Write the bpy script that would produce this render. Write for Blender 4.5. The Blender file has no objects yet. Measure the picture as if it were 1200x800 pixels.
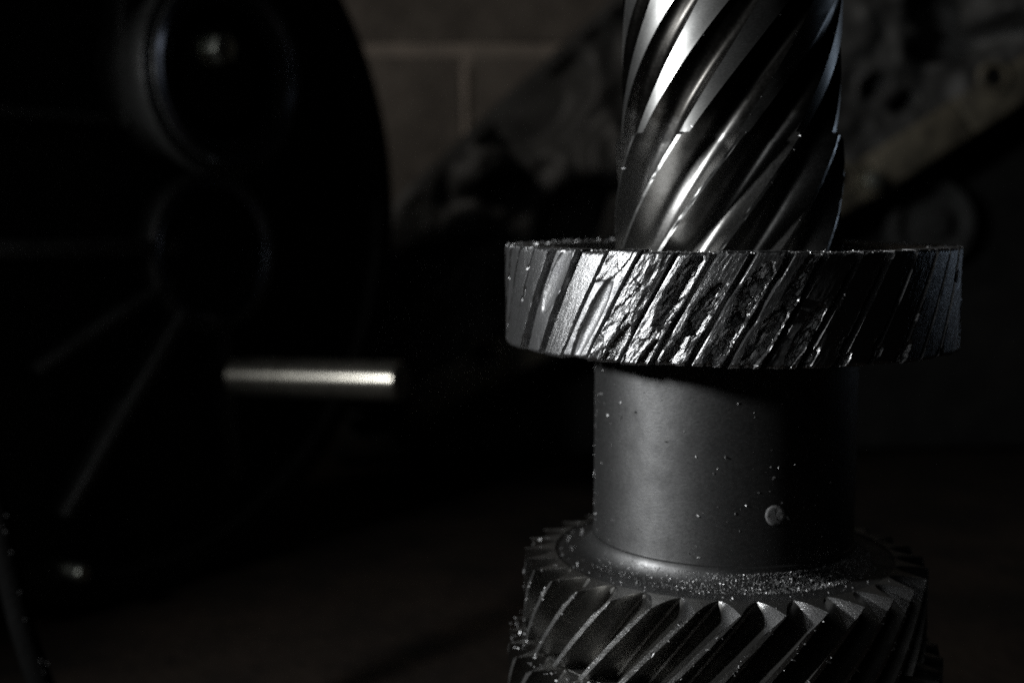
import bpy, bmesh, math, random
import numpy as np
from mathutils import Vector, Matrix
R = math.radians
rng = np.random.default_rng(7)
random.seed(7)
scene = bpy.context.scene
COL = scene.collection

# ------------------------------------------------------------------ camera
CAMX, CAMY, CAMZ = -0.0562, -0.324, 0.200
PITCH = 6.1
cam_d = bpy.data.cameras.new('camera')
cam = bpy.data.objects.new('camera', cam_d); COL.objects.link(cam)
cam.location = (CAMX, CAMY, CAMZ)
cam.rotation_euler = (R(90 - PITCH), 0, 0)
cam_d.sensor_width = 36.0
cam_d.lens = 1448 / 1200 * 36.0
cam_d.clip_start = 0.01; cam_d.clip_end = 50
cam_d.dof.use_dof = True
cam_d.dof.focus_distance = 0.272
cam_d.dof.aperture_fstop = 9.5
cam_d.dof.aperture_blades = 7
scene.camera = cam

# ------------------------------------------------------------------ world + lamps (dark workshop)
w = bpy.data.worlds.new('World'); scene.world = w; w.use_nodes = True
w.node_tree.nodes['Background'].inputs[0].default_value = (0.8, 0.9, 1.0, 1)
w.node_tree.nodes['Background'].inputs[1].default_value = 0.0003

def aim(o, tgt):
    o.rotation_euler = (Vector(tgt) - o.location).to_track_quat('-Z', 'Y').to_euler()

def spot(name, loc, tgt, power, size, angle, blend, col):
    d = bpy.data.lights.new(name, 'SPOT'); o = bpy.data.objects.new(name, d); COL.objects.link(o)
    d.energy = power; d.shadow_soft_size = size; d.spot_size = R(angle); d.spot_blend = blend; d.color = col
    o.location = loc; aim(o, tgt); return o

def area(name, loc, tgt, power, sx, sy, col):
    d = bpy.data.lights.new(name, 'AREA'); o = bpy.data.objects.new(name, d); COL.objects.link(o)
    d.shape = 'RECTANGLE'; d.size = sx; d.size_y = sy; d.energy = power; d.color = col
    o.location = loc; aim(o, tgt); return o

# hand lamp low on the left, a shade in front of the shaft
KEY_AZ, KEY_EL, KEY_D = R(72), R(15), 0.62
key_loc = (-math.sin(KEY_AZ) * math.cos(KEY_EL) * KEY_D, -math.cos(KEY_AZ) * math.cos(KEY_EL) * KEY_D, 0.16 + math.sin(KEY_EL) * KEY_D)
spot('hand_lamp', key_loc, (0.0, 0.0, 0.165), 11.0, 0.028, 84, 0.8, (0.97, 0.99, 1.0))
# weak cool window daylight, right and behind, shaped into a spot on the pinion alone
spot('window_spot', (0.68, 0.42, 0.30), (0.0, 0.0, 0.280), 0.9, 0.10, 11, 0.15, (0.62, 0.78, 1.0))
# added warm spot, out of view, to brighten the wall and the parts behind
spot('wall_fill', (-0.92, -0.02, 0.80), (0.12, 0.74, 0.40), 10.5, 0.06, 56, 1.0, (1.0, 0.93, 0.85))

# faint general light of the workshop from over the camera's shoulder
area('room_light', (-0.30, -0.62, 0.70), (0.0, 0.0, 0.16), 0.10, 0.3, 0.3, (0.95, 0.98, 1.0))

vs = scene.view_settings
vs.view_transform = 'Standard'; vs.look = 'None'; vs.gamma = 1.0; vs.use_curve_mapping = False; vs.exposure = 0.0
cy = scene.cycles
cy.use_denoising = False
cy.denoising_input_passes = 'RGB_ALBEDO_NORMAL'; cy.denoising_prefilter = 'ACCURATE'
cy.max_bounces = 5; cy.diffuse_bounces = 2; cy.glossy_bounces = 4
cy.sample_clamp_indirect = 0.5; cy.sample_clamp_direct = 12.0
cy.blur_glossy = 0.3

# ------------------------------------------------------------------ helpers
def tag(o, label=None, cat=None, group=None, kind=None):
    if label: o['label'] = label
    if cat: o['category'] = cat
    if group: o['group'] = group
    if kind: o['kind'] = kind
    return o

def empty(name, loc=(0, 0, 0)):
    o = bpy.data.objects.new(name, None); COL.objects.link(o); o.location = loc
    o.empty_display_size = 0.02
    return o

def link(name, me, parent=None):
    o = bpy.data.objects.new(name, me); COL.objects.link(o)
    if parent: o.parent = parent
    return o

def mesh(name, verts, faces, mat, sharp=35, smooth=True, attr=None, face_mm=None):
    me = bpy.data.meshes.new(name)
    me.from_pydata([tuple(map(float, v)) for v in verts], [], [tuple(int(i) for i in f) for f in faces])
    me.validate()
    me.materials.append(mat)
    if attr is not None:
        a = me.attributes.new('damage', 'FLOAT', 'POINT'); a.data.foreach_set('value', np.asarray(attr, dtype=np.float32))
    if face_mm is not None:
        a = me.attributes.new('face_mm', 'FLOAT_VECTOR', 'POINT'); a.data.foreach_set('vector', np.asarray(face_mm, dtype=np.float32).ravel())
    if smooth:
        me.polygons.foreach_set('use_smooth', [True] * len(me.polygons))
        me.set_sharp_from_angle(angle=R(sharp))
    me.update()
    return me

def bm_mesh(name, bm, mat, sharp=35):
    bmesh.ops.recalc_face_normals(bm, faces=bm.faces[:])
    me = bpy.data.meshes.new(name); bm.to_mesh(me); bm.free()
    me.materials.append(mat)
    me.polygons.foreach_set('use_smooth', [True] * len(me.polygons))
    me.set_sharp_from_angle(angle=R(sharp)); me.update()
    return me

def lathe(name, prof, mat, seg=160, closed=False, sharp=30, wob=None):
    """prof: (r, z) in metres, from the bottom outside up"""
    V = []; F = []
    n = len(prof)
    for j in range(seg):
        a = 2 * math.pi * j / seg
        for (r, z) in prof:
            V.append((r * math.sin(a), -r * math.cos(a), z))
    for j in range(seg):
        k = (j + 1) % seg
        for i in range(n - 1 + (1 if closed else 0)):
            i2 = (i + 1) % n
            F.append((j * n + i, k * n + i, k * n + i2, j * n + i2))
    return mesh(name, V, F, mat, sharp)

def _hash(ix, iy, iz, seed):
    h = (ix * 374761393 + iy * 668265263 + iz * 2147483647 + seed * 1274126177) & 0xffffffff
    h = ((h ^ (h >> 13)) * 1274126177) & 0xffffffff
    return ((h ^ (h >> 16)) & 0xffffff) / float(0xffffff)

def vnoise(x, y, z, seed=0):
    x, y, z = np.broadcast_arrays(np.asarray(x, float), np.asarray(y, float), np.asarray(z, float))
    ix, iy, iz = [np.floor(t).astype(np.int64) for t in (x, y, z)]
    fx, fy, fz = x - ix, y - iy, z - iz
    u, v, w_ = [t * t * (3 - 2 * t) for t in (fx, fy, fz)]
    def c(a, b, d): return _hash(ix + a, iy + b, iz + d, seed)
    x00 = c(0,0,0) * (1-u) + c(1,0,0) * u; x10 = c(0,1,0) * (1-u) + c(1,1,0) * u
    x01 = c(0,0,1) * (1-u) + c(1,0,1) * u; x11 = c(0,1,1) * (1-u) + c(1,1,1) * u
    return ((x00 * (1-v) + x10 * v) * (1-w_) + (x01 * (1-v) + x11 * v) * w_) * 2 - 1

def fbm(x, y, z=0.0, seed=0, octv=4, gain=0.55):
    s = 0; a = 1; f = 1; t = 0
    for o in range(octv):
        s = s + a * vnoise(x * f, y * f, np.asarray(z) * f, seed + o * 17); t += a; a *= gain; f *= 2.03
    return s / t

def sst(a, b, x):
    t = np.clip((x - a) / (b - a), 0, 1); return t * t * (3 - 2 * t)

# ------------------------------------------------------------------ materials
def nodes(m):
    m.use_nodes = True
    nt = m.node_tree; b = nt.nodes['Principled BSDF']
    return nt, b

def metal(name, base, base2, rough, rough2, metallic=1.0, blotch=60.0, grain=2500.0, bump=0.00004, bstr=0.6,
          stretch=(1, 1, 1), damage=False, speck=0.0):
    """scales are per metre of world position"""
    m = bpy.data.materials.new(name); nt, b = nodes(m); N = nt.nodes.new; L = nt.links.new
    g = N('ShaderNodeNewGeometry')
    mp = N('ShaderNodeMapping'); mp.inputs['Scale'].default_value = stretch; L(g.outputs['Position'], mp.inputs[0])
    n1 = N('ShaderNodeTexNoise'); n1.inputs['Scale'].default_value = blotch; n1.inputs['Detail'].default_value = 6; n1.inputs['Roughness'].default_value = 0.65
    L(g.outputs['Position'], n1.inputs[0])
    n2 = N('ShaderNodeTexNoise'); n2.inputs['Scale'].default_value = grain; n2.inputs['Detail'].default_value = 4; n2.inputs['Roughness'].default_value = 0.7
    L(mp.outputs[0], n2.inputs[0])
    cr = N('ShaderNodeMapRange'); cr.inputs[1].default_value = 0.36; cr.inputs[2].default_value = 0.66; L(n1.outputs[0], cr.inputs[0])
    mx = N('ShaderNodeMix'); mx.data_type = 'RGBA'
    mx.inputs[6].default_value = (*base, 1); mx.inputs[7].default_value = (*base2, 1)
    L(cr.outputs[0], mx.inputs[0])
    col = mx.outputs[2]
    rr = N('ShaderNodeMapRange'); rr.inputs[1].default_value = 0.3; rr.inputs[2].default_value = 0.7
    rr.inputs[3].default_value = rough; rr.inputs[4].default_value = rough2
    ad = N('ShaderNodeMath'); ad.operation = 'ADD'; L(n1.outputs[0], ad.inputs[0]); L(n2.outputs[0], ad.inputs[1])
    hf = N('ShaderNodeMath'); hf.operation = 'MULTIPLY'; hf.inputs[1].default_value = 0.5; L(ad.outputs[0], hf.inputs[0])
    L(hf.outputs[0], rr.inputs[0])
    b.inputs['Metallic'].default_value = metallic
    bp = N('ShaderNodeBump'); bp.inputs['Distance'].default_value = bump; bp.inputs['Strength'].default_value = bstr
    L(n2.outputs[0], bp.inputs['Height'])
    L(bp.outputs[0], b.inputs['Normal'])
    rough_out = rr.outputs[0]
    if damage:
        at = N('ShaderNodeAttribute'); at.attribute_name = 'damage'
        n3 = N('ShaderNodeTexNoise'); n3.inputs['Scale'].default_value = 1.7; n3.inputs['Detail'].default_value = 6; n3.inputs['Roughness'].default_value = 0.66; n3.inputs['Distortion'].default_value = 0.6
        tc = N('ShaderNodeAttribute'); tc.attribute_name = 'face_mm'
        mp3 = N('ShaderNodeMapping'); mp3.inputs['Scale'].default_value = (1.0, 0.24, 1.0)
        L(tc.outputs['Vector'], mp3.inputs[0]); L(mp3.outputs[0], n3.inputs[0])
        b2 = N('ShaderNodeBump'); b2.inputs['Distance'].default_value = 0.0002
        L(at.outputs['Fac'], b2.inputs['Strength']); L(n3.outputs[0], b2.inputs['Height']); L(bp.outputs[0], b2.inputs['Normal'])
        L(b2.outputs[0], b.inputs['Normal'])
        dm = N('ShaderNodeMix'); dm.data_type = 'RGBA'
        L(at.outputs['Fac'], dm.inputs[0]); L(col, dm.inputs[6]); dm.inputs[7].default_value = (0.50, 0.50, 0.50, 1)
        col = dm.outputs[2]
    if damage:
        rd = N('ShaderNodeMix'); L(at.outputs['Fac'], rd.inputs[0]); L(rough_out, rd.inputs[2]); rd.inputs[3].default_value = 0.30
        rough_out = rd.outputs[0]
    L(col, b.inputs['Base Color'])
    L(rough_out, b.inputs['Roughness'])
    return m

def plain(name, base, base2, rough, scale=30.0, bump=0.0, bscale=200.0, metallic=0.0, spec=0.5):
    m = bpy.data.materials.new(name); nt, b = nodes(m); N = nt.nodes.new; L = nt.links.new
    g = N('ShaderNodeNewGeometry')
    n1 = N('ShaderNodeTexNoise'); n1.inputs['Scale'].default_value = scale; n1.inputs['Detail'].default_value = 7; n1.inputs['Roughness'].default_value = 0.65
    L(g.outputs['Position'], n1.inputs[0])
    cr = N('ShaderNodeMapRange'); cr.inputs[1].default_value = 0.35; cr.inputs[2].default_value = 0.68; L(n1.outputs[0], cr.inputs[0])
    mx = N('ShaderNodeMix'); mx.data_type = 'RGBA'; mx.inputs[6].default_value = (*base, 1); mx.inputs[7].default_value = (*base2, 1)
    L(cr.outputs[0], mx.inputs[0]); L(mx.outputs[2], b.inputs['Base Color'])
    b.inputs['Roughness'].default_value = rough; b.inputs['Metallic'].default_value = metallic
    b.inputs['Specular IOR Level'].default_value = spec
    if bump:
        n2 = N('ShaderNodeTexNoise'); n2.inputs['Scale'].default_value = bscale; n2.inputs['Detail'].default_value = 5
        L(g.outputs['Position'], n2.inputs[0])
        bp = N('ShaderNodeBump'); bp.inputs['Distance'].default_value = bump; bp.inputs['Strength'].default_value = 0.8
        L(n2.outputs[0], bp.inputs['Height']); L(bp.outputs[0], b.inputs['Normal'])
    return m

M = {}
M['ground'] = metal('ground_steel', (0.50, 0.50, 0.49), (0.37, 0.37, 0.36), 0.28, 0.44, blotch=110, grain=1500, stretch=(1, 1, 4), bump=0.00001, bstr=0.25)
M['gullet'] = metal('polished_gullet_steel', (0.46, 0.455, 0.445), (0.27, 0.265, 0.255), 0.22, 0.38, blotch=220, grain=1500, bump=0.00003, bstr=0.35)

def groove_darken(m):
    # gullet colour goes near black above the meshing zone
    nt = m.node_tree; b = nt.nodes['Principled BSDF']; N = nt.nodes.new; L = nt.links.new
    g = N('ShaderNodeNewGeometry'); sx = N('ShaderNodeSeparateXYZ'); L(g.outputs['Position'], sx.inputs[0])
    no = N('ShaderNodeTexNoise'); no.inputs['Scale'].default_value = 150; no.inputs['Detail'].default_value = 5; L(g.outputs['Position'], no.inputs[0])
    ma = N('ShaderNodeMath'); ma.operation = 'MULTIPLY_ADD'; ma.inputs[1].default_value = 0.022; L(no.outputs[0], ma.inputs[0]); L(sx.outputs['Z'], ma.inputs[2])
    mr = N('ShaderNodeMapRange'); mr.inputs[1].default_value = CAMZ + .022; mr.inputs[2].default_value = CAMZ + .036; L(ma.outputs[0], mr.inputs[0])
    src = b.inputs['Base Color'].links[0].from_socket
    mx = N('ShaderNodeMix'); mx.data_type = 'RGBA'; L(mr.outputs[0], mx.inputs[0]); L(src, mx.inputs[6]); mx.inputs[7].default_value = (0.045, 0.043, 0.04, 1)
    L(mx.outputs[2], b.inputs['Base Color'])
groove_darken(M['gullet'])
M['broken'] = metal('sheared_steel', (0.56, 0.56, 0.56), (0.36, 0.36, 0.37), 0.34, 0.5, blotch=260, grain=1900, bump=0.00010, bstr=0.8, damage=True)
M['collar'] = metal('satin_steel', (0.26, 0.26, 0.26), (0.135, 0.135, 0.135), 0.36, 0.56, blotch=150, grain=1100, stretch=(1, 1, 2), bump=0.00006, bstr=0.5)
M['gear'] = metal('oily_gear_steel', (0.55, 0.545, 0.53), (0.33, 0.325, 0.31), 0.32, 0.5, blotch=140, grain=3000, bump=0.00010, bstr=0.7)
M['chamf_bright'] = metal('chamf_bright_steel', (0.78, 0.78, 0.78), (0.56, 0.56, 0.56), 0.22, 0.34, blotch=300, grain=2200, bump=0.00012, bstr=0.7)
M['land'] = metal('bright_land_steel', (0.70, 0.70, 0.69), (0.44, 0.44, 0.43), 0.3, 0.48, blotch=400, grain=1800, bump=0.00016, bstr=0.8)
M['flank'] = metal('dark_flank_steel', (0.36, 0.355, 0.34), (0.18, 0.176, 0.168), 0.28, 0.42, blotch=140, grain=2500, bump=0.00002, bstr=0.4)
M['grit'] = metal('gritty_steel', (0.45, 0.45, 0.46), (0.25, 0.25, 0.25), 0.4, 0.6, blotch=500, grain=1800, bump=0.0004, bstr=1.0)
M['dust'] = metal('packed_filings', (0.42, 0.42, 0.42), (0.28, 0.28, 0.28), 0.6, 0.8, metallic=0.35, blotch=900, grain=2600, bump=0.0002, bstr=0.8)
M['chip'] = metal('bright_chip', (0.8, 0.8, 0.8), (0.6, 0.6, 0.6), 0.38, 0.6, blotch=500, grain=4000)
M['polish'] = metal('polished_steel', (0.80, 0.76, 0.66), (0.45, 0.43, 0.38), 0.22, 0.27, metallic=0.95, blotch=130, grain=600, bump=0.000002, bstr=0.1)
M['race'] = metal('blue_tint_race_steel', (0.36, 0.40, 0.50), (0.16, 0.18, 0.22), 0.2, 0.3, blotch=60, grain=1500)  # blue tint put in for the cool glint inside the bore
M['cast'] = plain('oily_black_cast', (0.062, 0.063, 0.061), (0.030, 0.030, 0.029), 0.42, 40, 0.0008, 350, spec=0.5)
M['cast_web'] = plain('dark_cast_web', (0.008, 0.009, 0.009), (0.016, 0.016, 0.015), 0.7, 40, 0.0008, 350, spec=0.12)
M['alloy'] = plain('grimy_alloy', (0.085, 0.086, 0.084), (0.022, 0.022, 0.022), 0.55, 34, 0.0012, 120, spec=0.4)
M['flange'] = plain('machined_flange', (0.15, 0.135, 0.10), (0.04, 0.037, 0.03), 0.5, 60, 0.0004, 300, spec=0.5)
M['shade_black'] = plain('shade_black_cast', (0.010, 0.010, 0.010), (0.018, 0.018, 0.017), 0.7, 40, 0.0006, 350, spec=0.15)  # shade put into the colour: housing rim and space below the flange
M['hole'] = plain('bolt_hole_shade', (0.006, 0.006, 0.006), (0.01, 0.01, 0.01), 0.8, 50, spec=0.1)
M['bolt'] = metal('zinc_bolt', (0.74, 0.77, 0.68), (0.6, 0.62, 0.55), 0.3, 0.5, blotch=100, grain=1500)
M['block'] = plain('concrete_block', (0.21, 0.19, 0.17), (0.11, 0.10, 0.09), 0.95, 22, 0.0025, 160, spec=0.1)
M['mortar'] = plain('mortar', (0.38, 0.335, 0.295), (0.26, 0.235, 0.21), 0.95, 40, 0.002, 220, spec=0.1)
M['floor'] = plain('stained_concrete', (0.026, 0.0185, 0.0135), (0.0075, 0.0058, 0.0048), 0.9, 16, 0.0015, 140, spec=0.15)
M['rubber'] = plain('black_rubber', (0.003, 0.003, 0.003), (0.005, 0.005, 0.005), 0.85, 60, 0.0008, 600, spec=0.03)

# ------------------------------------------------------------------ setting: floor and block wall
def grid_floor():
    nx, ny = 60, 50
    xs = np.linspace(-1.6, 1.6, nx); ys = np.linspace(-0.7, 1.6, ny)
    X, Y = np.meshgrid(xs, ys)
    Z = 0.0012 * fbm(X * 9, Y * 9, 0.3, 5) - 0.0012
    V = np.stack([X, Y, Z], -1).reshape(-1, 3)
    F = [(j*nx+i, j*nx+i+1, (j+1)*nx+i+1, (j+1)*nx+i) for j in range(ny-1) for i in range(nx-1)]
    return mesh('floor', V, F, M['floor'])
tag(link('floor', grid_floor()), kind='structure')

WALL_Y = CAMY + 1.12          # face of the blocks
def rough_box(name, sx, sy, sz, mat, seed, cell=0.04, amp=0.0015):
    """box with a front (-y) face divided and roughened; origin at the middle of the front face"""
    nx = max(3, int(sx / cell)); nz = max(2, int(sz / cell))
    xs = np.linspace(-sx/2, sx/2, nx); zs = np.linspace(-sz/2, sz/2, nz)
    Xg, Zg = np.meshgrid(xs, zs)
    edge = np.minimum(np.minimum(Xg + sx/2, sx/2 - Xg), np.minimum(Zg + sz/2, sz/2 - Zg))
    Yg = -amp * fbm(Xg * 40 + seed * 7.1, Zg * 40, seed, 3) + 0.004 * (edge < 1e-6)
    V = np.stack([Xg, Yg, Zg], -1).reshape(-1, 3).tolist()
    F = [(j*nx+i, j*nx+i+1, (j+1)*nx+i+1, (j+1)*nx+i) for j in range(nz-1) for i in range(nx-1)]
    c = [0, nx-1, nz*nx-1, (nz-1)*nx]
    n0 = len(V)
    for k in c: V.append([V[k][0], sy, V[k][2]])
    F += [[n0+3, n0+2, n0+1, n0]]
    bot = list(range(nx)); top = [(nz-1)*nx+i for i in range(nx)]
    lef = [j*nx for j in range(nz)]; rig = [j*nx+nx-1 for j in range(nz)]
    F += [bot[::-1] + [n0, n0+1], top + [n0+2, n0+3], lef + [n0+3, n0], rig[::-1] + [n0+1, n0+2]]
    return mesh(name, V, F, mat, 40)
wall = empty('block_wall', (0, WALL_Y, 0)); wall['kind'] = 'structure'
BL, BH, JT = 0.400, 0.200, 0.0125
row_z = CAMZ + (245 - 62) / 1448 * 1.12      # height of the joint seen at the top of the picture
vert_x = CAMX + (548 - 600) / 1448 * 1.12    # the vertical joint below it
bvar = [rough_box('block', BL - JT, 0.10, BH - JT, M['block'], s) for s in range(4)]
r0 = row_z - BH
kk = 0
for r in range(-1, 3):
    zc = r0 + r * BH + BH / 2
    if zc - BH/2 < -0.15: continue
    off = vert_x + (0 if r % 2 == 0 else BL / 2)
    for c in range(-3, 4):
        b = link('block', bvar[kk % 4], wall); kk += 1
        b.location = (off + c * BL + BL / 2, random.uniform(-0.001, 0.001), zc)
    m_ = link('mortar_joint', rough_box('mortar_bed', 2.8, 0.08, JT - 0.0005, M['mortar'], r + 11, 0.02, 0.0012), wall)
    m_.location = (0, 0.0015, zc + BH / 2)
    for c in range(-3, 5):
        m_ = link('mortar_joint', rough_box('mortar_head', JT - 0.0005, 0.08, BH - JT - 0.0005, M['mortar'], r * 9 + c + 40, 0.006, 0.0012), wall)
        m_.location = (off + c * BL, 0.0015, zc)

# ------------------------------------------------------------------ the gear shaft (mm -> m)
mm = 0.001
ZB = CAMZ * 1000
def zz(rel): return (ZB + rel) * mm

shaft = empty('gear_shaft', (0, 0, 0))
tag(shaft, 'upright steel gear shaft with a wrecked helical gear around its middle', 'gear shaft')

# --- helical pinion at the top
ST_PITCH = R(30.0)
P_TIP, P_LAND, P_ROOT = 29.2, 27.7, 23.2
P_Z0, P_STEP0, P_END, P_TOP = -14.0, 18.6, 58.0, 90.0
P_TW = R(44.0) / 30.5 # per mm
P_PH = R(-43.5) - P_TW * (-10.0)   # a tooth tip at this angle where the gear's top face is
def pinion_tooth(seed):
    P_STEP = P_STEP0 + (seed * .37 % 1 - .5) * .9
    ng, nl = 18, 4
    rows = []
    zs = list(np.linspace(P_Z0, P_STEP - 0.7, 60)) + [P_STEP] + list(np.linspace(P_STEP + 0.05, P_END, 60)) + [P_TOP]
    V = []
    for i, z in enumerate(zs):
        rise = max(0.0, (z - 16.5) / (P_END - 16.5))
        root = P_ROOT + (P_LAND - P_ROOT + 0.02) * min(1, rise) ** 0.9
        tip = P_TIP if z < P_STEP - 0.6 else (P_TIP - 0.5 if z <= P_STEP else P_LAND)
        # half width of the groove (in angle) where it meets the land
        full = ST_PITCH / 2 - R(1.0)
        p = 2.9
        depth_full = P_TIP - P_ROOT
        a = full * max(0.0, (tip - root) / depth_full) ** (1 / p)
        a = max(a, R(0.15))
        pts = []
        h = ST_PITCH / 2
        # from the groove middle (-h) up the flank, over the land, down to the next groove middle (+h)
        for k in range(ng):
            s = -h + a * (k / (ng - 1))
            pts.append((s, root + (tip - root) * ((s + h) / a) ** p))
        for k in range(1, nl):
            pts.append((-h + a + (2 * h - 2 * a) * k / nl, tip))
        for k in range(ng):
            s = h - a * (1 - k / (ng - 1))
            pts.append((s, root + (tip - root) * ((h - s) / a) ** p))
        th0 = P_TW * min(z, P_END) + P_PH
        for j, (s, r_) in enumerate(pts):
            nick = 0.0
            if tip == P_TIP and ng - 2 <= j <= ng + nl:
                nick = 0.5 * max(0.0, float(vnoise(z * 0.55, j * 0.25, 2.2 + seed * 5)) - .35) + 0.05 * float(vnoise(z * 1.3, j * 0.3, 5.2 + seed))
            if tip == P_LAND and z < 50 and j in (ng - 1, ng, ng + nl - 2, ng + nl - 1):
                nick = 0.45 * max(0.0, float(vnoise(z * 0.8, j * 0.9, 7.7 + seed * 3)) - .5)
            r2 = r_ - nick
            V.append((r2 * mm * math.sin(th0 + s), -r2 * mm * math.cos(th0 + s), zz(z)))
        rows.append(len(pts))
    n = rows[0]
    F = [(i*n+j, i*n+j+1, (i+1)*n+j+1, (i+1)*n+j) for i in range(len(zs)-1) for j in range(n-1)]
    me = mesh('pinion_tooth', V, F, M['ground'], 32)
    me.materials.append(M['gullet'])
    idx = [0 if ng - 1 <= j % (n - 1) < ng + nl - 1 else 1 for j in range(len(me.polygons))]
    me.polygons.foreach_set('material_index', idx)
    return me
pin = link('pinion', lathe('pinion_core', [(0.0226, zz(P_Z0 - 2)), (0.0226, zz(30)), (0.0268, zz(57)), (0.0268, zz(88)), (0.0001, zz(88.5))], M['ground'], 96), shaft)
pts_ = [pinion_tooth(s_) for s_ in range(4)]
for k in range(12):
    t = link('tooth', pts_[(k * 3) % 4], pin); t.rotation_euler = (0, 0, k * ST_PITCH)

# --- the wrecked helical gear
G_N = 44; G_PITCH = 2 * math.pi / G_N
G_ROOT, G_H = 53.9, 4.3
G_Z0, G_Z1 = -34.6, -9.3
G_TW = R(14.0) / (G_Z1 - G_Z0)
gear_prof = [(34.0, G_Z0 + 0.6), (52.0, G_Z0 + 0.9), (G_ROOT, G_Z0 + 2.4), (G_ROOT, G_Z1 - 0.6), (G_ROOT - 0.6, G_Z1 - 0.15), (50.5, G_Z1 - 0.15), (49.2, G_Z1 - 1.2), (47.5, G_Z1 - 4.5), (30.0, G_Z1 - 5.0), (20.0, G_Z1 - 5.0)]
bg = link('broken_gear', lathe('broken_gear_body', [(r * mm, zz(z)) for r, z in gear_prof], M['gear'], 220), shaft)
bg['label'] = 'helical gear with sheared and chipped teeth'

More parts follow.
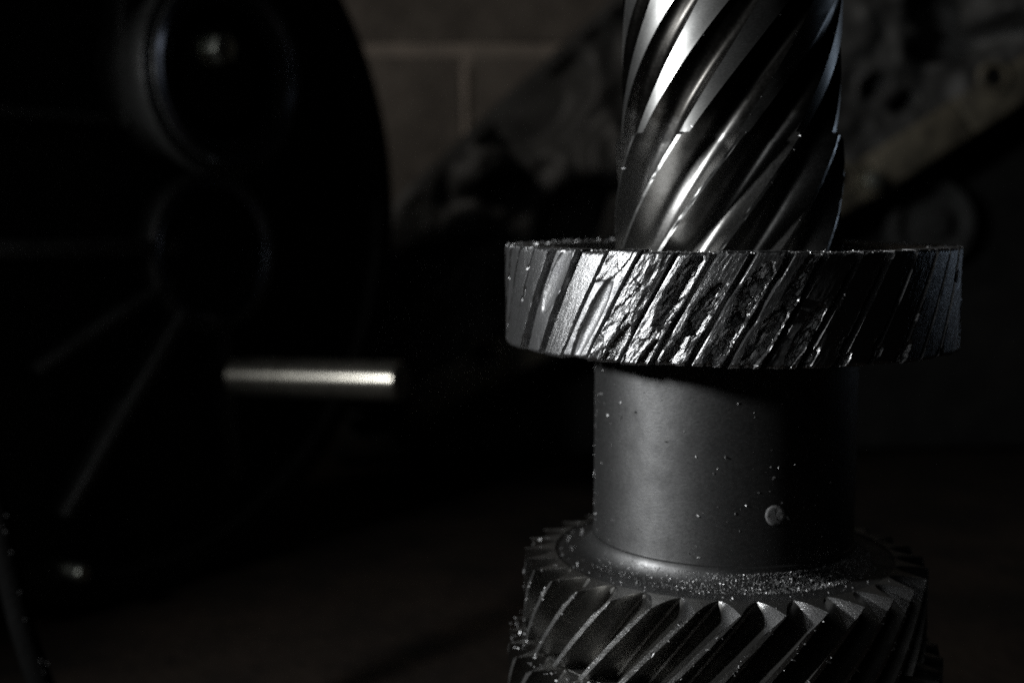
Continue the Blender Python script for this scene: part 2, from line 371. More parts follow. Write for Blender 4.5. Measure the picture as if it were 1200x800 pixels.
def broken_tooth(k, fine):
    nu, nv = (92, 46) if fine else (10, 12)
    u = np.linspace(0, 1, nu)[:, None] * np.ones((1, nv))
    # denser samples across the flanks
    vv = np.interp(np.linspace(0, 1, nv), [0, .13, .2, .80, .88, 1.0], [-.5, -.455, -.41, .385, .445, .5])
    v = np.ones((nu, 1)) * vv[None, :]
    rk = np.random.default_rng(100 + k)
    sd = 300 + k * 13
    lw = 0.035 * vnoise(u * 5, k * 3.7, 0.5, sd)          # wandering edges
    l0, l1 = -.475, -.405
    r0_, r1_ = .365, .455
    if k <= -3: r0_, r1_ = .405, .472
    if k <= -4: l0, l1 = -.49, -.435
    H = G_H * rk.uniform(.80, 1.0)
    prof = sst(l0, l1, v + lw * .5) * (1 - sst(r0_, r1_, v - lw))
    h = H * prof
    tilt = 1.0 if k in (-5, -6, -7) else rk.uniform(-.25, .35)
    h = h + prof * tilt * (v + .35) 
    X = v * 8.1; Y = u * 25.0                              # mm on the face
    h = h + prof * 0.06 * fbm(X * 1.5, Y * .5, k, sd, 3)
    dmg = 0.06 + 0.10 * (fbm(X * .5, Y * .3, k, sd + 3) > 0.1)
    # angular fracture relief: tilted facets with steps between them
    def facets(cell, amp, q_):
        pts = np.stack([rk.uniform(-4.2, 4.2, int(8.4 / cell * 25 / cell / 1.6)), rk.uniform(0, 25, int(8.4 / cell * 25 / cell / 1.6))], -1)
        gx = rk.normal(0, amp / cell, len(pts)); gy = rk.normal(0, amp / cell * .6, len(pts)); c0 = rk.normal(0, amp * .5, len(pts))
        wx = X + .25 * cell * fbm(X / cell, Y / cell, 1.7, sd + q_); wy = Y + .25 * cell * fbm(X / cell, Y / cell, 6.1, sd + q_ + 3)
        sk = wx + .35 * wy * 0                                     # grain runs up the tooth
        d_ = (sk[..., None] - pts[:, 0]) ** 2 + ((wy[..., None] - pts[:, 1]) * .5) ** 2
        i_ = d_.argmin(-1)
        return c0[i_] + gx[i_] * (wx - pts[i_, 0]) + gy[i_] * (wy - pts[i_, 1])
    fx = (facets(2.6, .50, 31) + facets(1.1, .22, 57) + .12 * fbm(X * 2.5, Y * 1.2, k, sd + 71, 3)) if fine else 0 * X
    def scoop(cu, cv, su, sv, depth, rough, ang=0.0, soft=.10):
        nonlocal h, dmg
        du = (u - cu) / su; dv = (v - cv) / sv
        c, s = math.cos(ang), math.sin(ang)
        a, b_ = c * du - s * dv, s * du + c * dv
        d = np.sqrt(a * a + b_ * b_) + (0.28 if rough else 0.06) * fbm(X * .8, Y * .45, k + cu * 9, sd + 5, 4)
        m = 1 - sst(1 - soft, 1.0, d)
        if rough:
            bowl = depth * (0.65 + .35 * (1 - np.clip(d, 0, 1) ** 2)) + rough * (.35 * fbm(X * .7, Y * .35, k * 1.3 + cu, sd + 9, 3) + .7 * fx)
        else:
            bowl = depth * (1 - .75 * np.clip(d, 0, 1) ** 2)
        h = h - m * bowl * np.clip(prof * 1.2, 0, 1)
        dmg = np.maximum(dmg * (1 - m * (0 if rough else 1)), m * (0.95 if rough else .0))
    if k == -6:
        scoop(.72, .05, .34, .42, .7, 0.0, 0, .12)
        h = h - .5 * prof * sst(.0, .5, .42 - u)
    elif k == -5:
        dmg = np.maximum(dmg, .5 * prof); h = h - .8 * prof
    elif k == -4:
        scoop(.34, .02, .44, .30, 1.15, 0.0, 0.0, .2)
        tp_ = sst(.70, .73, u + .05 * fbm(X * .5, Y * .3, 2.0, sd, 3)); h = h + prof * tp_ * (.10 + .25 * fx); dmg = np.maximum(dmg, .75 * tp_)
    elif k == -3:
        h = h + prof * (.5 * fbm(X * .35, Y * .12, 3.0, sd, 3) + .30 * fx); dmg = np.maximum(dmg, .6 * prof)
        h = h + prof * (.55 - v) * .9
        scoop(.15, .25, .22, .25, 1.2, .6)
    elif k == -2:
        h = h + prof * .3 * fx * sst(.6, .3, u); scoop(.72, .10, .42, .36, 2.6, .8, .1, .1); dmg = np.maximum(dmg, .6 * prof)
        scoop(.05, .28, .2, .2, 1.3, .6)
    elif k == -1:
        scoop(.50, .10, .26, .36, 1.9, 1.0, -.2, .1); scoop(.12, -.05, .24, .3, 1.5, .9); dmg = np.maximum(dmg, .55 * prof)
    elif k == 0:
        scoop(.62, .06, .30, .36, 2.0, 1.1, .2, .1); scoop(.22, .10, .26, .34, 1.9, 1.0); dmg = np.maximum(dmg, .5 * prof)
    elif k == 1:
        scoop(.78, .15, .30, .30, 1.7, 1.0, .2, .1); scoop(.25, .05, .30, .34, 1.8, 1.0); dmg = np.maximum(dmg, .5 * prof)
    elif k == 2:
        scoop(.30, .12, .30, .26, 1.4, .8, .0, .1)
    else:
        for _ in range(rk.integers(1, 4)):
            scoop(rk.choice([rk.uniform(0, .12), rk.uniform(.1, .9)]), rk.choice([-.36, .34]), rk.uniform(.03, .09), rk.uniform(.06, .13), rk.uniform(.4, 1.0), rk.uniform(.3, .6))
    if k not in (-6, -5, -4): h = h + prof * .04 * fx
    if k <= -7: dmg = np.maximum(dmg, .28 + .3 * rk.random())
    # chipped ends
    e = np.minimum(u, 1 - u)
    h = h - prof * .35 * sst(.03, 0, e + .02 * fbm(X * 1.2, k, 4.4, sd, 3)) - prof * .25 * sst(.008, 0, e)
    h = np.maximum(h, -.15)
    h = np.where(prof < 1e-4, -.25, h)
    z = G_Z0 + rk.uniform(-.15, .45) + (G_Z1 - rk.uniform(-.1, .2) - G_Z0) * u
    z = z + .18 * fbm(X * .9, k * 3.1, 0.2, sd + 90, 3) * (np.abs(u - .5) > .49)
    th = R(-3.2) + k * G_PITCH + (v + .40) * G_PITCH + G_TW * (z - G_Z1)
    r_ = G_ROOT + h
    P = np.stack([r_ * np.sin(th), -r_ * np.cos(th), z + ZB], -1) * mm
    P = P.reshape(-1, 3)
    F = [(i*nv+j, i*nv+j+1, (i+1)*nv+j+1, (i+1)*nv+j) for i in range(nu-1) for j in range(nv-1)]
    V = P.tolist(); D = dmg.reshape(-1).tolist()
    T = np.stack([X * (1.4 if k == -5 else 1), Y * (6 if k == -5 else 1), h * 1.0 + k * 10.0], -1).reshape(-1, 3).tolist()
    for row, flip in ((0, True), (nu-1, False)):
        n0 = len(V)
        for j in range(nv):
            t_ = th[row, j]; ri = G_ROOT - 1.6
            V.append((ri * mm * math.sin(t_), -ri * mm * math.cos(t_), (z[row, j] + ZB) * mm)); D.append(0.3); T.append((X[row, j], Y[row, j], k * 10.0 - 1.6))
        for j in range(nv-1):
            f = (row*nv+j, row*nv+j+1, n0+j+1, n0+j)
            F.append(f[::-1] if flip else f)
    return mesh('broken_tooth', V, F, M['broken'], 38, attr=np.clip(D, 0, 1), face_mm=T)
for k in range(-22, 22):
    fine = -13 <= k <= 13
    link('tooth', broken_tooth(k, fine), bg)

# --- collar with a turned line and flared foot
col_prof = [(44.9, -91.0), (40.5, -91.0), (38.9, -90.8), (37.3, -90.1), (36.0, -88.9), (35.1, -87.4), (34.75, -86.4), (34.7, -85.7), (34.25, -85.4), (34.2, -85.1), (34.2, -40.0), (34.2, -33.5), (30, -33.5)]
collar = link('collar', lathe('collar', [(r * mm, zz(z)) for r, z in col_prof], M['collar'], 200, sharp=40), shaft)
def plug():
    V = [(0, 0, 0.0001)]; F = []
    n, rr_ = 28, [0.0009, 0.0018, 0.0024, 0.0027]
    hh = [0.0001, 0.0001, 0.0001, -0.0002]
    for q, (r_, h_) in enumerate(zip(rr_, hh)):
        for j in range(n):
            a = 2*math.pi*j/n
            ra = r_ * (1 + .03 * math.sin(3*a+1))
            V.append((ra*math.cos(a), ra*math.sin(a), h_ + random.uniform(-.00005, .00005)))
    for j in range(n): F.append((0, 1+j, 1+(j+1) % n))
    for q in range(3):
        for j in range(n):
            a0 = 1+q*n+j; a1 = 1+q*n+(j+1) % n
            F.append((a0, a0+n, a1+n, a1))
    return mesh('plug', V, F, M['dust'], 60)
pl = link('grit_filled_pit', plug(), collar)
pa = R(11.8)
pl.matrix_local = Matrix.Translation((0.0342*math.sin(pa), -0.0342*math.cos(pa), zz(-73))) @ Matrix.Rotation(pa, 4, 'Z') @ Matrix.Rotation(R(90), 4, 'X')

# --- lower helical gears
def gear_tooth(Rt, Rr, N, z0, z1, tw, seed, tipw=0.9, chamf=5.2, ph=0.0, mat='gear'):
    pitch_r = 2 * math.pi * Rr / N
    nt_ = 9
    L_ = []
    for i in range(nt_):
        t = i / (nt_ - 1)
        wv = tipw + (pitch_r * .33 - tipw) * (1 - t) ** 1.15 + pitch_r * .16 * (1 - t) ** 7
        L_.append((t, wv))
    prof = [(t, -wv) for t, wv in L_] + [(1.0, -tipw * .33), (1.0, tipw * .33)] + [(t, wv) for t, wv in L_[::-1]]
    zs = list(np.linspace(z0, z1 - chamf - .3, 22))
    V = []; n = len(prof)
    def put(t, s, z):
        r_ = (Rr - .25) + (Rt - Rr + .25) * t
        th = ph + s / r_ + tw * (z - z1)
        V.append((r_ * mm * math.sin(th), -r_ * mm * math.cos(th), (z + ZB) * mm))
    for z in zs:
        for j, (t, s) in enumerate(prof):
            nk = .10 * float(fbm(z * .9, j * .15, seed, 5, 3)) * (t > .9)
            put(t + nk / (Rt - Rr), s + nk * 1.2 * (1 if s > 0 else -1), z)
    for j, (t, s) in enumerate(prof):          # chamfer begins: low on the left flank's tip
        left = j < nt_ + 1
        z = z1 - (chamf * t + .12 if left else .8 * t + .25)
        put(t, s, z)
    for j, (t, s) in enumerate(prof):          # top outline
        left = j < nt_ + 1
        z = z1 - .9 * t - .04
        sh = (tipw * 2.1 * t) if left else -.1
        if j == nt_: sh = tipw * 1.2
        put(min(t, .985), min(s + sh, tipw * .9) if left else s + sh, z)
    rows = len(zs) + 2
    F = [(i*n+j, i*n+j+1, (i+1)*n+j+1, (i+1)*n+j) for i in range(rows-1) for j in range(n-1)]
    tp = (rows - 1) * n
    for j in range(n // 2):
        a, b_ = tp + j, tp + n - 1 - j
        if j + 1 <= n - 2 - j:
            F.append((a, a + 1, b_ - 1, b_) if a + 1 != b_ - 1 else (a, a + 1, b_))
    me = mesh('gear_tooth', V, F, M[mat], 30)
    me.materials.append(M['chamf_bright']); me.materials.append(M['flank']); me.materials.append(M['land'])  # colour set per face: chamfers palest, lands next, flanks darkest
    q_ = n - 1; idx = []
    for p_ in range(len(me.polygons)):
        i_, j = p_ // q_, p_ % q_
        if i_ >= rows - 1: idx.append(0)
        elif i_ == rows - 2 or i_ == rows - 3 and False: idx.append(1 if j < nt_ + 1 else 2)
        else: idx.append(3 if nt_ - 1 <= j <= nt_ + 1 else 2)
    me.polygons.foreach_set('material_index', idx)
    return me

L_TW = math.tan(R(41)) / 52.0
lg_prof = [(30, -113.3), (44.2, -113.3), (45.0, -112.8), (45.0, -91.4), (44.6, -91.0), (40.0, -91.02), (36, -91.2)]
lg = link('helical_gear', lathe('helical_gear_body', [(r * mm, zz(z)) for r, z in lg_prof], M['gear'], 160), shaft)
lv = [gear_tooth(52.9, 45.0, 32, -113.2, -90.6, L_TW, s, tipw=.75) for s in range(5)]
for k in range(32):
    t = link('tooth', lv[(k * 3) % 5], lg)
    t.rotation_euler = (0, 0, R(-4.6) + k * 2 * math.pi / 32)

bt_prof = [(20, -142), (49.5, -142), (50.3, -141), (50.3, -114.6), (49.8, -113.9), (44, -113.9), (30, -113.9)]
lb = link('bottom_gear', lathe('bottom_gear_body', [(r * mm, zz(z)) for r, z in bt_prof], M['gear'], 160), shaft)
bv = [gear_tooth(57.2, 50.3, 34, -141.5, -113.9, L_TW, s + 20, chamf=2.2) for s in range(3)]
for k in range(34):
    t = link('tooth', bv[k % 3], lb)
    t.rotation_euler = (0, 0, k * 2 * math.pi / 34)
link('shaft_foot', lathe('shaft_foot', [(0.001, 0.0), (0.026, 0.0), (0.027, 0.001), (0.027, zz(-150)), (0.036, zz(-148)), (0.036, zz(-141.5))], M['collar'], 96), shaft)

# ------------------------------------------------------------------ metal filings clinging to the shaft
def filings():
    V = []; F = []
    def flake(p, s, elong=1.0, flat=.35):
        q = Matrix.Rotation(random.uniform(0, 6.28), 3, 'Z') @ Matrix.Rotation(random.uniform(0, 6.28), 3, 'X') @ Matrix.Rotation(random.uniform(0, 6.28), 3, 'Y')
        base = [(-1*elong, -.6, -flat), (1*elong, -.7, -flat), (.8*elong, .7, -flat), (-.9*elong, .5, -flat), (-.5*elong, -.3, flat), (.6*elong, -.35, flat), (.5*elong, .4, flat), (-.6*elong, .3, flat)]
        n0 = len(V)
        for b_ in base:
            x = q @ Vector([c * s * random.uniform(.75, 1.25) for c in b_])
            V.append((p[0] + x.x, p[1] + x.y, p[2] + x.z))
        for f in ((0,3,2,1), (4,5,6,7), (0,1,5,4), (1,2,6,5), (2,3,7,6), (3,0,4,7)):
            F.append(tuple(n0 + i for i in f))
    def at(r, th, z): return (r*mm*math.sin(th), -r*mm*math.cos(th), (z+ZB)*mm)
    # rim of the wrecked gear
    for _ in range(620):
        th = random.uniform(-math.pi, math.pi)
        r_ = random.choice([random.gauss(57.0, .5), random.gauss(55.0, .9), random.gauss(50.6, .4)])
        flake(at(r_, th, G_Z1 + random.uniform(-.12, .10)), random.uniform(.08, .3) * mm, random.uniform(.8, 1.8))
    for _ in range(750):                               # along the torn tooth edges
        kq = random.randrange(-11, 13); z = random.uniform(G_Z0 + .3, G_Z1 - .3)
        th = R(-3.2) + kq * G_PITCH + random.choice([.02, .02, .72, .76]) * G_PITCH + G_TW * (z - G_Z1)
        flake(at(random.gauss(57.15, .35), th, z), random.choice([.05, .07, .1, .15]) * mm, random.uniform(.8, 1.8))
    for _ in range(160):
        th = R(random.uniform(-100, 100))
        flake(at(random.gauss(57.4, .3), th, G_Z1 + random.uniform(-.1, .15)), random.choice([.12, .18, .26]) * mm, random.uniform(.8, 1.8))
    for _ in range(34):
        th = R(random.uniform(130, 230))
        flake(at(random.gauss(57, .6), th, G_Z1 + .2), random.uniform(.25, .5) * mm, 1.3)
    # burrs on the pinion's edges
    for _ in range(40):
        z = random.uniform(-6, 46); kq = random.randrange(-2, 3)
        a_ = P_PH + P_TW * z + kq * ST_PITCH + random.choice([-1, 1]) * R(1.0 if z < 18 else 1.5 + (z - 18) * .24)
        flake(at((29.15 if z < 18 else 27.7), a_, z), random.choice([.07, .1, .16]) * mm, random.choice([1, 1.5, 3]))
    # on the collar
    for _ in range(130):
        th = R(random.uniform(-95, 40))
        flake(at(34.24, th, random.uniform(-85, -37)), random.choice([.07, .09, .12, .16, .22, .3]) * mm, random.choice([1, 1, 1.4, 2.4]), .3)
    for _ in range(30):
        flake(at(34.25, R(random.uniform(-98, -84)), random.uniform(-85, -37)), random.uniform(.06, .18) * mm)
    # foot of the collar, thick to the right
    pr = np.array([(38.9, -90.8), (37.3, -90.1), (36.0, -88.9), (35.1, -87.4), (34.75, -86.4)])
    for _ in range(5200):
        th = R(random.triangular(-75, 115, 50))
        t_ = random.random() ** 1.1 * 3.4
        i_ = int(t_); f_ = t_ - i_
        q_ = pr[i_] * (1 - f_) + pr[i_ + 1] * f_
        flake(at(q_[0] + .05, th, q_[1] + .05), random.choice([.04, .05, .07, .09, .12, .18]) * mm, random.uniform(.8, 1.5))
    for _ in range(130):
        th = R(random.uniform(-140, 90))
        flake(at(random.uniform(37.5, 44.5), th, -90.85), random.choice([.08, .12, .2, .35]) * mm, random.uniform(.8, 2.2))
    # on the teeth of the lower gear
    for _ in range(330):
        kq = random.randrange(-11, 11)
        z = random.uniform(-112, -93)
        th = R(-4.6) + kq * 2*math.pi/32 + L_TW * (z + 91.0) + random.uniform(-1, 1) * .018
        flake(at(52.9 + .02, th, z), random.choice([.08, .1, .14, .2, .32]) * mm, random.uniform(.8, 2.2))
    for _ in range(120):
        kq = random.randrange(-16, 8)
        th = R(-4.6) + kq * 2*math.pi/32 + random.uniform(-1, 1) * .02
        r_ = random.uniform(46, 51.5); t_ = (r_ - 45) / 7
        flake(at(r_, th, -90.95 - .9 * t_ + .1), random.uniform(.1, .36) * mm, random.uniform(.8, 1.8))
    for _ in range(90):
        th = R(random.uniform(-130, -35))
        flake(at(random.uniform(52.5, 57), th, -113.7), random.uniform(.12, .4) * mm, random.uniform(.8, 2.0))
    return mesh('metal_filings', V, F, M['chip'], smooth=False)
tag(link('metal_filings', filings()), 'fine bright metal filings clinging to the gear shaft', 'metal filings', kind='stuff')

# ------------------------------------------------------------------ things behind, built in world metres
def cam_pt(px, py, depth):
    """a point on the line of sight, `depth` metres in front of the camera (level distance)"""
    p = R(PITCH)
    f = Vector((0, math.cos(p), -math.sin(p))); u_ = Vector((0, math.sin(p), math.cos(p)))
    d = f + Vector((1, 0, 0)) * ((px - 600) / 1448) + u_ * ((400 - py) / 1448)
    d = d * (depth / d.y)
    return Vector((CAMX, CAMY, CAMZ)) + d

def bm_prism(bm, pts, z0, z1, bevel=0.0):
    """polygon pts (x, y) extruded from z0 to z1"""
    lo = [bm.verts.new((x, y, z0)) for x, y in pts]; hi = [bm.verts.new((x, y, z1)) for x, y in pts]
    fs = [bm.faces.new(lo[::-1]), bm.faces.new(hi)]
    n = len(pts)
    for i in range(n): fs.append(bm.faces.new((lo[i], lo[(i+1) % n], hi[(i+1) % n], hi[i])))
    if bevel:
        ed = {e for f in fs for e in f.edges}
        bmesh.ops.bevel(bm, geom=list(ed), offset=bevel, segments=2, affect='EDGES', profile=.5)

def prism(name, pts, z0, z1, mat, parent, bevel=0.001):
    bm = bmesh.new(); bm_prism(bm, pts, z0, z1, bevel)
    return link(name, bm_mesh(name, bm, mat, 40), parent)

def strip(a, b, w0, w1):
    a = Vector(a); b = Vector(b); d = (b - a).normalized(); nrm = Vector((-d.y, d.x))
    return [tuple(a - nrm*w0/2), tuple(b - nrm*w1/2), tuple(b + nrm*w1/2), tuple(a + nrm*w0/2)]

def zlathe(name, prof, mat, parent, loc=(0, 0, 0), seg=64, rx=None):
    o = link(name, lathe(name, prof, mat, seg), parent); o.location = loc
    return o

def hexhead(name, r_, h_, mat, parent, loc):
    pts = [(r_ * math.cos(R(60*i + 12)), r_ * math.sin(R(60*i + 12))) for i in range(6)]
    o = prism(name, pts, 0, h_, mat, parent, r_ * .09); o.location = loc
    return o

# --- round bell housing standing on its rim at the left; local z is the way its open face looks
TA = R(35)
tdir = Vector((math.sin(TA), math.cos(TA), 0)); ndir = Vector((math.cos(TA), -math.sin(TA), 0))
hc = Vector((CAMX - 0.201, CAMY + 0.636, 0.2005))
hous = empty('bell_housing')
hous.matrix_world = Matrix(((tdir.x, 0, ndir.x, hc.x), (tdir.y, 0, ndir.y, hc.y), (0, 1, 0, hc.z), (0, 0, 0, 1)))
tag(hous, 'round black oily bell housing standing on its rim at the left', 'bell housing')
def hp(px, py):
    """local (a, b) on the housing's web where a sight line meets it"""
    d = cam_pt(px, py, 1.0) - Vector((CAMX, CAMY, CAMZ)); o = Vector((CAMX, CAMY, CAMZ))
    t_ = (hc - o).dot(ndir) / d.dot(ndir)
    q = o + d * t_ - hc
    return Vector((q.dot(tdir), q.z))
zlathe('outer_rim', [(.178, -.055), (.2, -.055), (.2, .012), (.198, .014), (.186, .014), (.184, .012), (.184, 0), (.178, -.002)], M['shade_black'], hous, seg=128)  # near-black tone lets the rim's edge sink into shade
zlathe('web', [(.19, -.05), (.19, -.004), (.181, -.001), (.02, 0), (.0005, 0)], M['cast_web'], hous, seg=96)
zlathe('body', [(.05, -.16), (.13, -.15), (.17, -.10), (.186, -.05)], M['cast_web'], hous, seg=96)
lbp = hp(237, 295); ubp = hp(195, 92)
zlathe('bearing_boss', [(.0445, -.002), (.0445, .010), (.043, .012), (.036, .012), (.0345, .0105), (.0345, .0005)], M['cast'], hous, (lbp.x, lbp.y, 0))
zlathe('boss_ring', [(.0395, .0115), (.0392, .0128), (.0365, .0130), (.0345, .0112), (.0343, .004)], M['race'], hous, (lbp.x, lbp.y, 0))
ub = zlathe('flanged_cylinder', [(.044, -.002), (.043, .036), (.045, .0365), (.052, .037), (.0525, .038), (.0525, .045), (.052, .046), (.047, .0462), (.0465, .048), (.046, .050), (.041, .050), (.040, .049), (.040, .040), (.037, .0395), (.037, .001)], M['cast'], hous, (ubp.x, ubp.y, 0))
zlathe('bearing_race', [(.0368, .0005), (.0368, .044), (.0345, .044), (.034, .042), (.034, .0005)], M['race'], ub, (0, 0, 0))
for (p0, p1, w0, w1, h_) in (((200, 365), (60, 602), .007, .006, .014), ((190, 328), (30, 432), .006, .005, .012), ((195, 290), (-40, 292), .009, .009, .012),
                         ((130, -40), (122, 90), .007, .007, .016), ((122, 90), (134, 150), .007, .007, .016), ((130, 142), (-30, 130), .006, .006, .010),
                         ((250, 375), (268, 560), .006, .006, .010), ((150, -30), (180, 90), .006, .006, .010)):
    a, b_ = hp(*p0), hp(*p1)
    prism('rib', strip(a, b_, w0, w1), -.001, h_, M['cast'], hous, .0015)
zlathe('mouth_ring', [(.0462, .046), (.0470, .0500), (.0455, .0520), (.0425, .0520), (.0405, .0500), (.0402, .042)], M['race'], ub, (0, 0, 0))
zlathe('bearing_cap', [(.0255, .0), (.0255, .0405), (.0245, .0415), (.0001, .0418)], M['cast_web'], ub, (0, 0, 0))
q = ubp + Vector((-.012, .010))
wz = zlathe('bolt', [(.0001, .0415), (.0085, .0415), (.0085, .049), (.0065, .0495)], M['bolt'], hous, (q.x, q.y, 0), 40)
hexhead('hex_head', .0075, .010, M['bolt'], wz, (0, 0, .0495))
q = hp(176, 320); bq = zlathe('stud', [(.0028, 0), (.0028, .010), (.0022, .011), (.0001, .011)], M['bolt'], hous, (q.x, q.y, 0), 24)
q = hp(62, 662); zlathe('dowel_pin', [(.004, 0), (.004, .024), (.0034, .025), (.0001, .025)], M['bolt'], hous, (q.x, q.y, 0), 24)
for px, py in ((168, 55), (172, 148), (198, 108), (430, 262)):
    q = hp(px, py); hexhead('bolt_head', .006, .008, M['cast'], hous, (q.x, q.y, .001))

# the polished bar that sticks out of it
a = cam_pt(276, 441, .666); b_ = cam_pt(471, 446, .630)
bar_d = (b_ - a)
bar = link('selector_bar', lathe('selector_bar', [(.0001, 0), (.0098, 0), (.0098, bar_d.length * .10), (.0103, bar_d.length * .105), (.0103, bar_d.length * .30), (.0098, bar_d.length * .305), (.0098, bar_d.length * .36), (.0103, bar_d.length * .365), (.0103, bar_d.length - .0012), (.0092, bar_d.length), (.0001, bar_d.length)], M['polish'], 48))
bar.matrix_world = Matrix.Translation(a) @ bar_d.to_track_quat('Z', 'Y').to_matrix().to_4x4()
wm = bar.matrix_world.copy()
bar.parent = hous; bar.matrix_parent_inverse = hous.matrix_world.inverted(); bar.matrix_world = wm
bar['label'] = 'short polished steel bar'

# --- tilted gearbox casing behind the shaft
CD = 0.98
cc = cam_pt(800, 200, CD)
cas = empty('gearbox_casing')
cx_, cu_, cn_ = Vector((1, .10, 0)).normalized(), Vector((0, .05, 1)).normalized(), None
cn_ = cx_.cross(cu_).normalized(); cu_ = cn_.cross(cx_)
cas.matrix_world = Matrix(((cx_.x, cu_.x, cn_.x, cc.x), (cx_.y, cu_.y, cn_.y, cc.y), (cx_.z, cu_.z, cn_.z, cc.z), (0, 0, 0, 1)))
tag(cas, 'large grimy cast gearbox casing leaning across the wall behind the shaft', 'gearbox casing')
def cp(px, py):
    o = Vector((CAMX, CAMY, CAMZ)); d = cam_pt(px, py, 1.0) - o
    t_ = (cc - o).dot(cn_) / d.dot(cn_); q = o + d * t_ - cc
    return Vector((q.dot(cx_), q.dot(cu_)))
outline = [(432, 282), (470, 226), (520, 180), (575, 128), (640, 70), (700, 14), (770, -50), (900, -110), (1270, -110), (1270, 40), (1200, 88), (1100, 152), (1000, 215), (840, 300), (640, 396), (480, 472), (400, 500), (392, 400)]
prism('back_plate', [tuple(cp(*p)) for p in outline][::-1], -.06, 0, M['alloy'], cas, .004)
body_pts = [tuple(cp(*p)) for p in ((1330, 10), (1200, 92), (1100, 156), (1000, 219), (840, 304), (640, 400), (470, 478), (400, 505))]
body_pts += [(body_pts[-1][0] - .01, -cc.z + .004), (body_pts[0][0] + .12, -cc.z + .004), (body_pts[0][0] + .12, body_pts[0][1])]
prism('dark_filler_body', body_pts[::-1], -.075, -.012, M['shade_black'], cas, .006)  # added dark body so the space below the flange stays black
low = [(1290, 22), (1200, 82), (1100, 146), (1000, 210), (840, 294), (640, 388), (470, 470)]
for p0, p1 in zip(low[:-1], low[1:]):
    prism('flange_strip', strip(cp(*p0), cp(*p1), .030, .030), -.002, .046, M['flange'], cas, .003)
for p0, p1 in zip(low[:-1], low[1:]):
    prism('lower_ledge', strip(cp(p0[0] + 8, p0[1] + 34), cp(p1[0] + 8, p1[1] + 34), .014, .014), -.02, .010, M['alloy'], cas, .003)
for px, py in ((1131, 101), (1236, 40), (960, 214), (700, 338), (560, 408)):
    q = cp(px, py); zlathe('bolt_hole', [(.0125, .044), (.0125, .0485), (.0118, .0492), (.0082, .0492), (.0078, .047), (.0078, .0465), (.0001, .0464)], M['flange'], cas, (q.x, q.y, 0), 32)
    zlathe('hole_shade_disc', [(.0079, .0468), (.0001, .0475)], M['hole'], cas, (q.x, q.y, 0), 24)  # near-black disc paints the shade inside the shallow hole
def inside(px, py, poly):
    r_ = np.zeros(px.shape, bool); n = len(poly)
    for a_ in range(n):
        (x0, y0), (x1, y1) = poly[a_], poly[(a_ + 1) % n]
        c_ = ((y0 > py) != (y1 > py)) & (px < (x1 - x0) * (py - y0) / ((y1 - y0) if y1 != y0 else 1e-9) + x0)
        r_ ^= c_
    return r_
def rough_skin():
    poly = [tuple(cp(*p)) for p in ((445, 285), (478, 232), (700, 26), (775, -38), (900, -95), (1255, -95), (1255, 20), (1190, 68), (1090, 130), (990, 194), (830, 278), (630, 374), (470, 448), (410, 480), (402, 410))]
    P_ = np.array(poly); nx, ny = 170, 130
    xs = np.linspace(P_[:, 0].min(), P_[:, 0].max(), nx); ys = np.linspace(P_[:, 1].min(), P_[:, 1].max(), ny)
    Xc, Yc = np.meshgrid(xs, ys)
    hgt = .012 + .020 * fbm(Xc * 16, Yc * 16, .4, 61, 4, .5) - .020 * np.abs(fbm(Xc * 11 + 3, Yc * 11, 2.4, 83, 3)) + .006 * fbm(Xc * 60, Yc * 60, .9, 91, 3)
    for px, py, rx, ry, dp, rt in ((1005, 107, .012, .008, .05, .5), (1041, 125, .012, .007, .05, .5), (1082, 24, .028, .020, .045, -.4), (1105, 58, .046, .014, .035, .2), (620, 130, .050, .030, .05, .7), (668, 262, .036, .026, .05, .9), (590, 225, .022, .012, .03, .4), (500, 320, .03, .02, .04, .2),
                                   (1160, 26, .030, .012, -.03, .1), (1185, 8, .02, .014, -.03, .1), (560, 200, .03, .012, -.02, .7), (700, 190, .02, .03, -.02, -.3), (545, 268, .02, .014, -.02, 0)):
        q_ = cp(px, py); dx, dy = Xc - q_.x, Yc - q_.y
        a_, b2_ = dx * math.cos(rt) + dy * math.sin(rt), -dx * math.sin(rt) + dy * math.cos(rt)
        hgt = hgt - dp * (1 - sst(.55, 1.15, np.sqrt((a_ / rx) ** 2 + (b2_ / ry) ** 2)))
    hgt = np.clip(hgt, -.028, .045)
    ins = inside(Xc, Yc, poly)
    V = []; F = []; ix = -np.ones((ny, nx), int)
    for j_ in range(ny):
        for i_ in range(nx):
            if ins[j_, i_]:
                ix[j_, i_] = len(V); V.append((Xc[j_, i_], Yc[j_, i_], hgt[j_, i_] + .030))
    edge = {}
    for j_ in range(ny - 1):
        for i_ in range(nx - 1):
            f = (ix[j_, i_], ix[j_, i_+1], ix[j_+1, i_+1], ix[j_+1, i_])
            if min(f) >= 0:
                F.append(f)
                for a_, b2_ in zip(f, f[1:] + f[:1]): edge[(a_, b2_)] = 1
    low_ = {}
    for (a_, b2_) in list(edge):                      # skirt down to the plate
        if (b2_, a_) not in edge:
            for v_ in (a_, b2_):
                if v_ not in low_: low_[v_] = len(V); V.append((V[v_][0], V[v_][1], -.001))
            F.append((b2_, a_, low_[a_], low_[b2_]))
    return mesh('cast_skin', V, F, M['alloy'], 60)
link('cast_skin', rough_skin(), cas)
q = cp(995, 217); hexhead('bolt_head', .0075, .008, M['bolt'], cas, (q.x, q.y, .0465))

q = cp(1090, 262)
bc = zlathe('bearing_cover', [(.036, -.014), (.036, .004), (.034, .007), (.029, .007), (.026, .001), (.013, .001), (.012, .009), (.0001, .010)], M['cast'], cas, (q.x, q.y, 0))

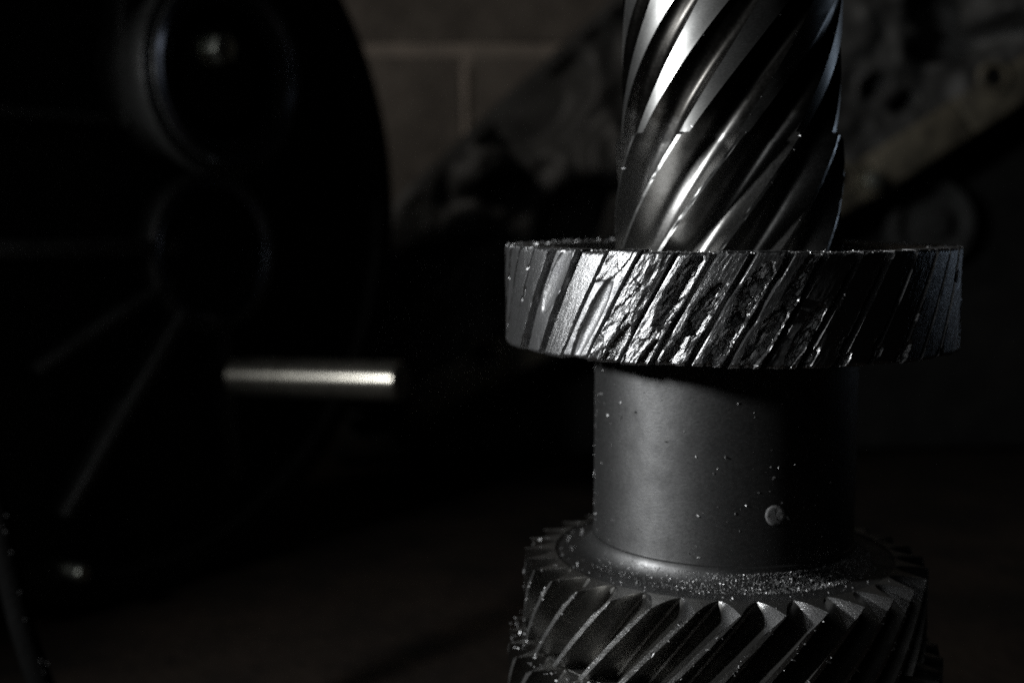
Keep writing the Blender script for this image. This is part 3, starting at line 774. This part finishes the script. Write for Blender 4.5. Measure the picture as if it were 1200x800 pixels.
# --- black hose in the bottom left corner
def tube(name, pts, rad, mat, seg=16):
    cu = bpy.data.curves.new(name, 'CURVE'); cu.dimensions = '3D'; cu.bevel_depth = rad; cu.bevel_resolution = 5; cu.resolution_u = 10; cu.use_fill_caps = True
    s = cu.splines.new('BEZIER'); s.bezier_points.add(len(pts) - 1)
    for b__, p in zip(s.bezier_points, pts):
        b__.co = p; b__.handle_left_type = b__.handle_right_type = 'AUTO'
    o = bpy.data.objects.new(name, cu)
    dg = bpy.context.evaluated_depsgraph_get()
    COL.objects.link(o); dg.update()
    me = bpy.data.meshes.new_from_object(o.evaluated_get(bpy.context.evaluated_depsgraph_get()))
    bpy.data.objects.remove(o)
    me.materials.clear(); me.materials.append(mat)
    me.polygons.foreach_set('use_smooth', [True] * len(me.polygons))
    return me
hpts = [cam_pt(-40, 420, .44), cam_pt(-12, 560, .43), cam_pt(8, 660, .42), cam_pt(44, 790, .41), cam_pt(85, 900, .405), cam_pt(120, 985, .40)]
hpts[-1].z = 0.008; hpts[-2].z = max(hpts[-2].z, .016)
hpts += [Vector((hpts[-1].x + .06, hpts[-1].y + .02, .008))]
hose = tag(link('hose', tube('hose', hpts, .0042, M['rubber'])), 'thin black hose hanging into the bottom left corner', 'hose')

def hose_grit():
    V = []; F = []
    for _ in range(46):
        t_ = random.random() ** .8 * 3.2 + .6
        i_ = int(t_); f_ = t_ - i_
        p = hpts[i_].lerp(hpts[i_+1], f_) + Vector((.0026, -.0034, .0005))
        p += Vector((random.gauss(0, .0008), random.gauss(0, .0004), random.gauss(0, .003)))
        r_ = random.uniform(.0002, .0006); n0 = len(V)
        for b__ in ((1, 0, -.5), (-.6, .8, -.4), (-.5, -.9, -.3), (.1, 0, 1)):
            V.append(tuple(p + Vector(b__) * r_))
        F += [(n0, n0+1, n0+2), (n0, n0+3, n0+1), (n0+1, n0+3, n0+2), (n0+2, n0+3, n0)]
    return mesh('hose_grit', V, F, M['chip'], smooth=False)
tag(link('grit', hose_grit(), hose), kind='stuff')
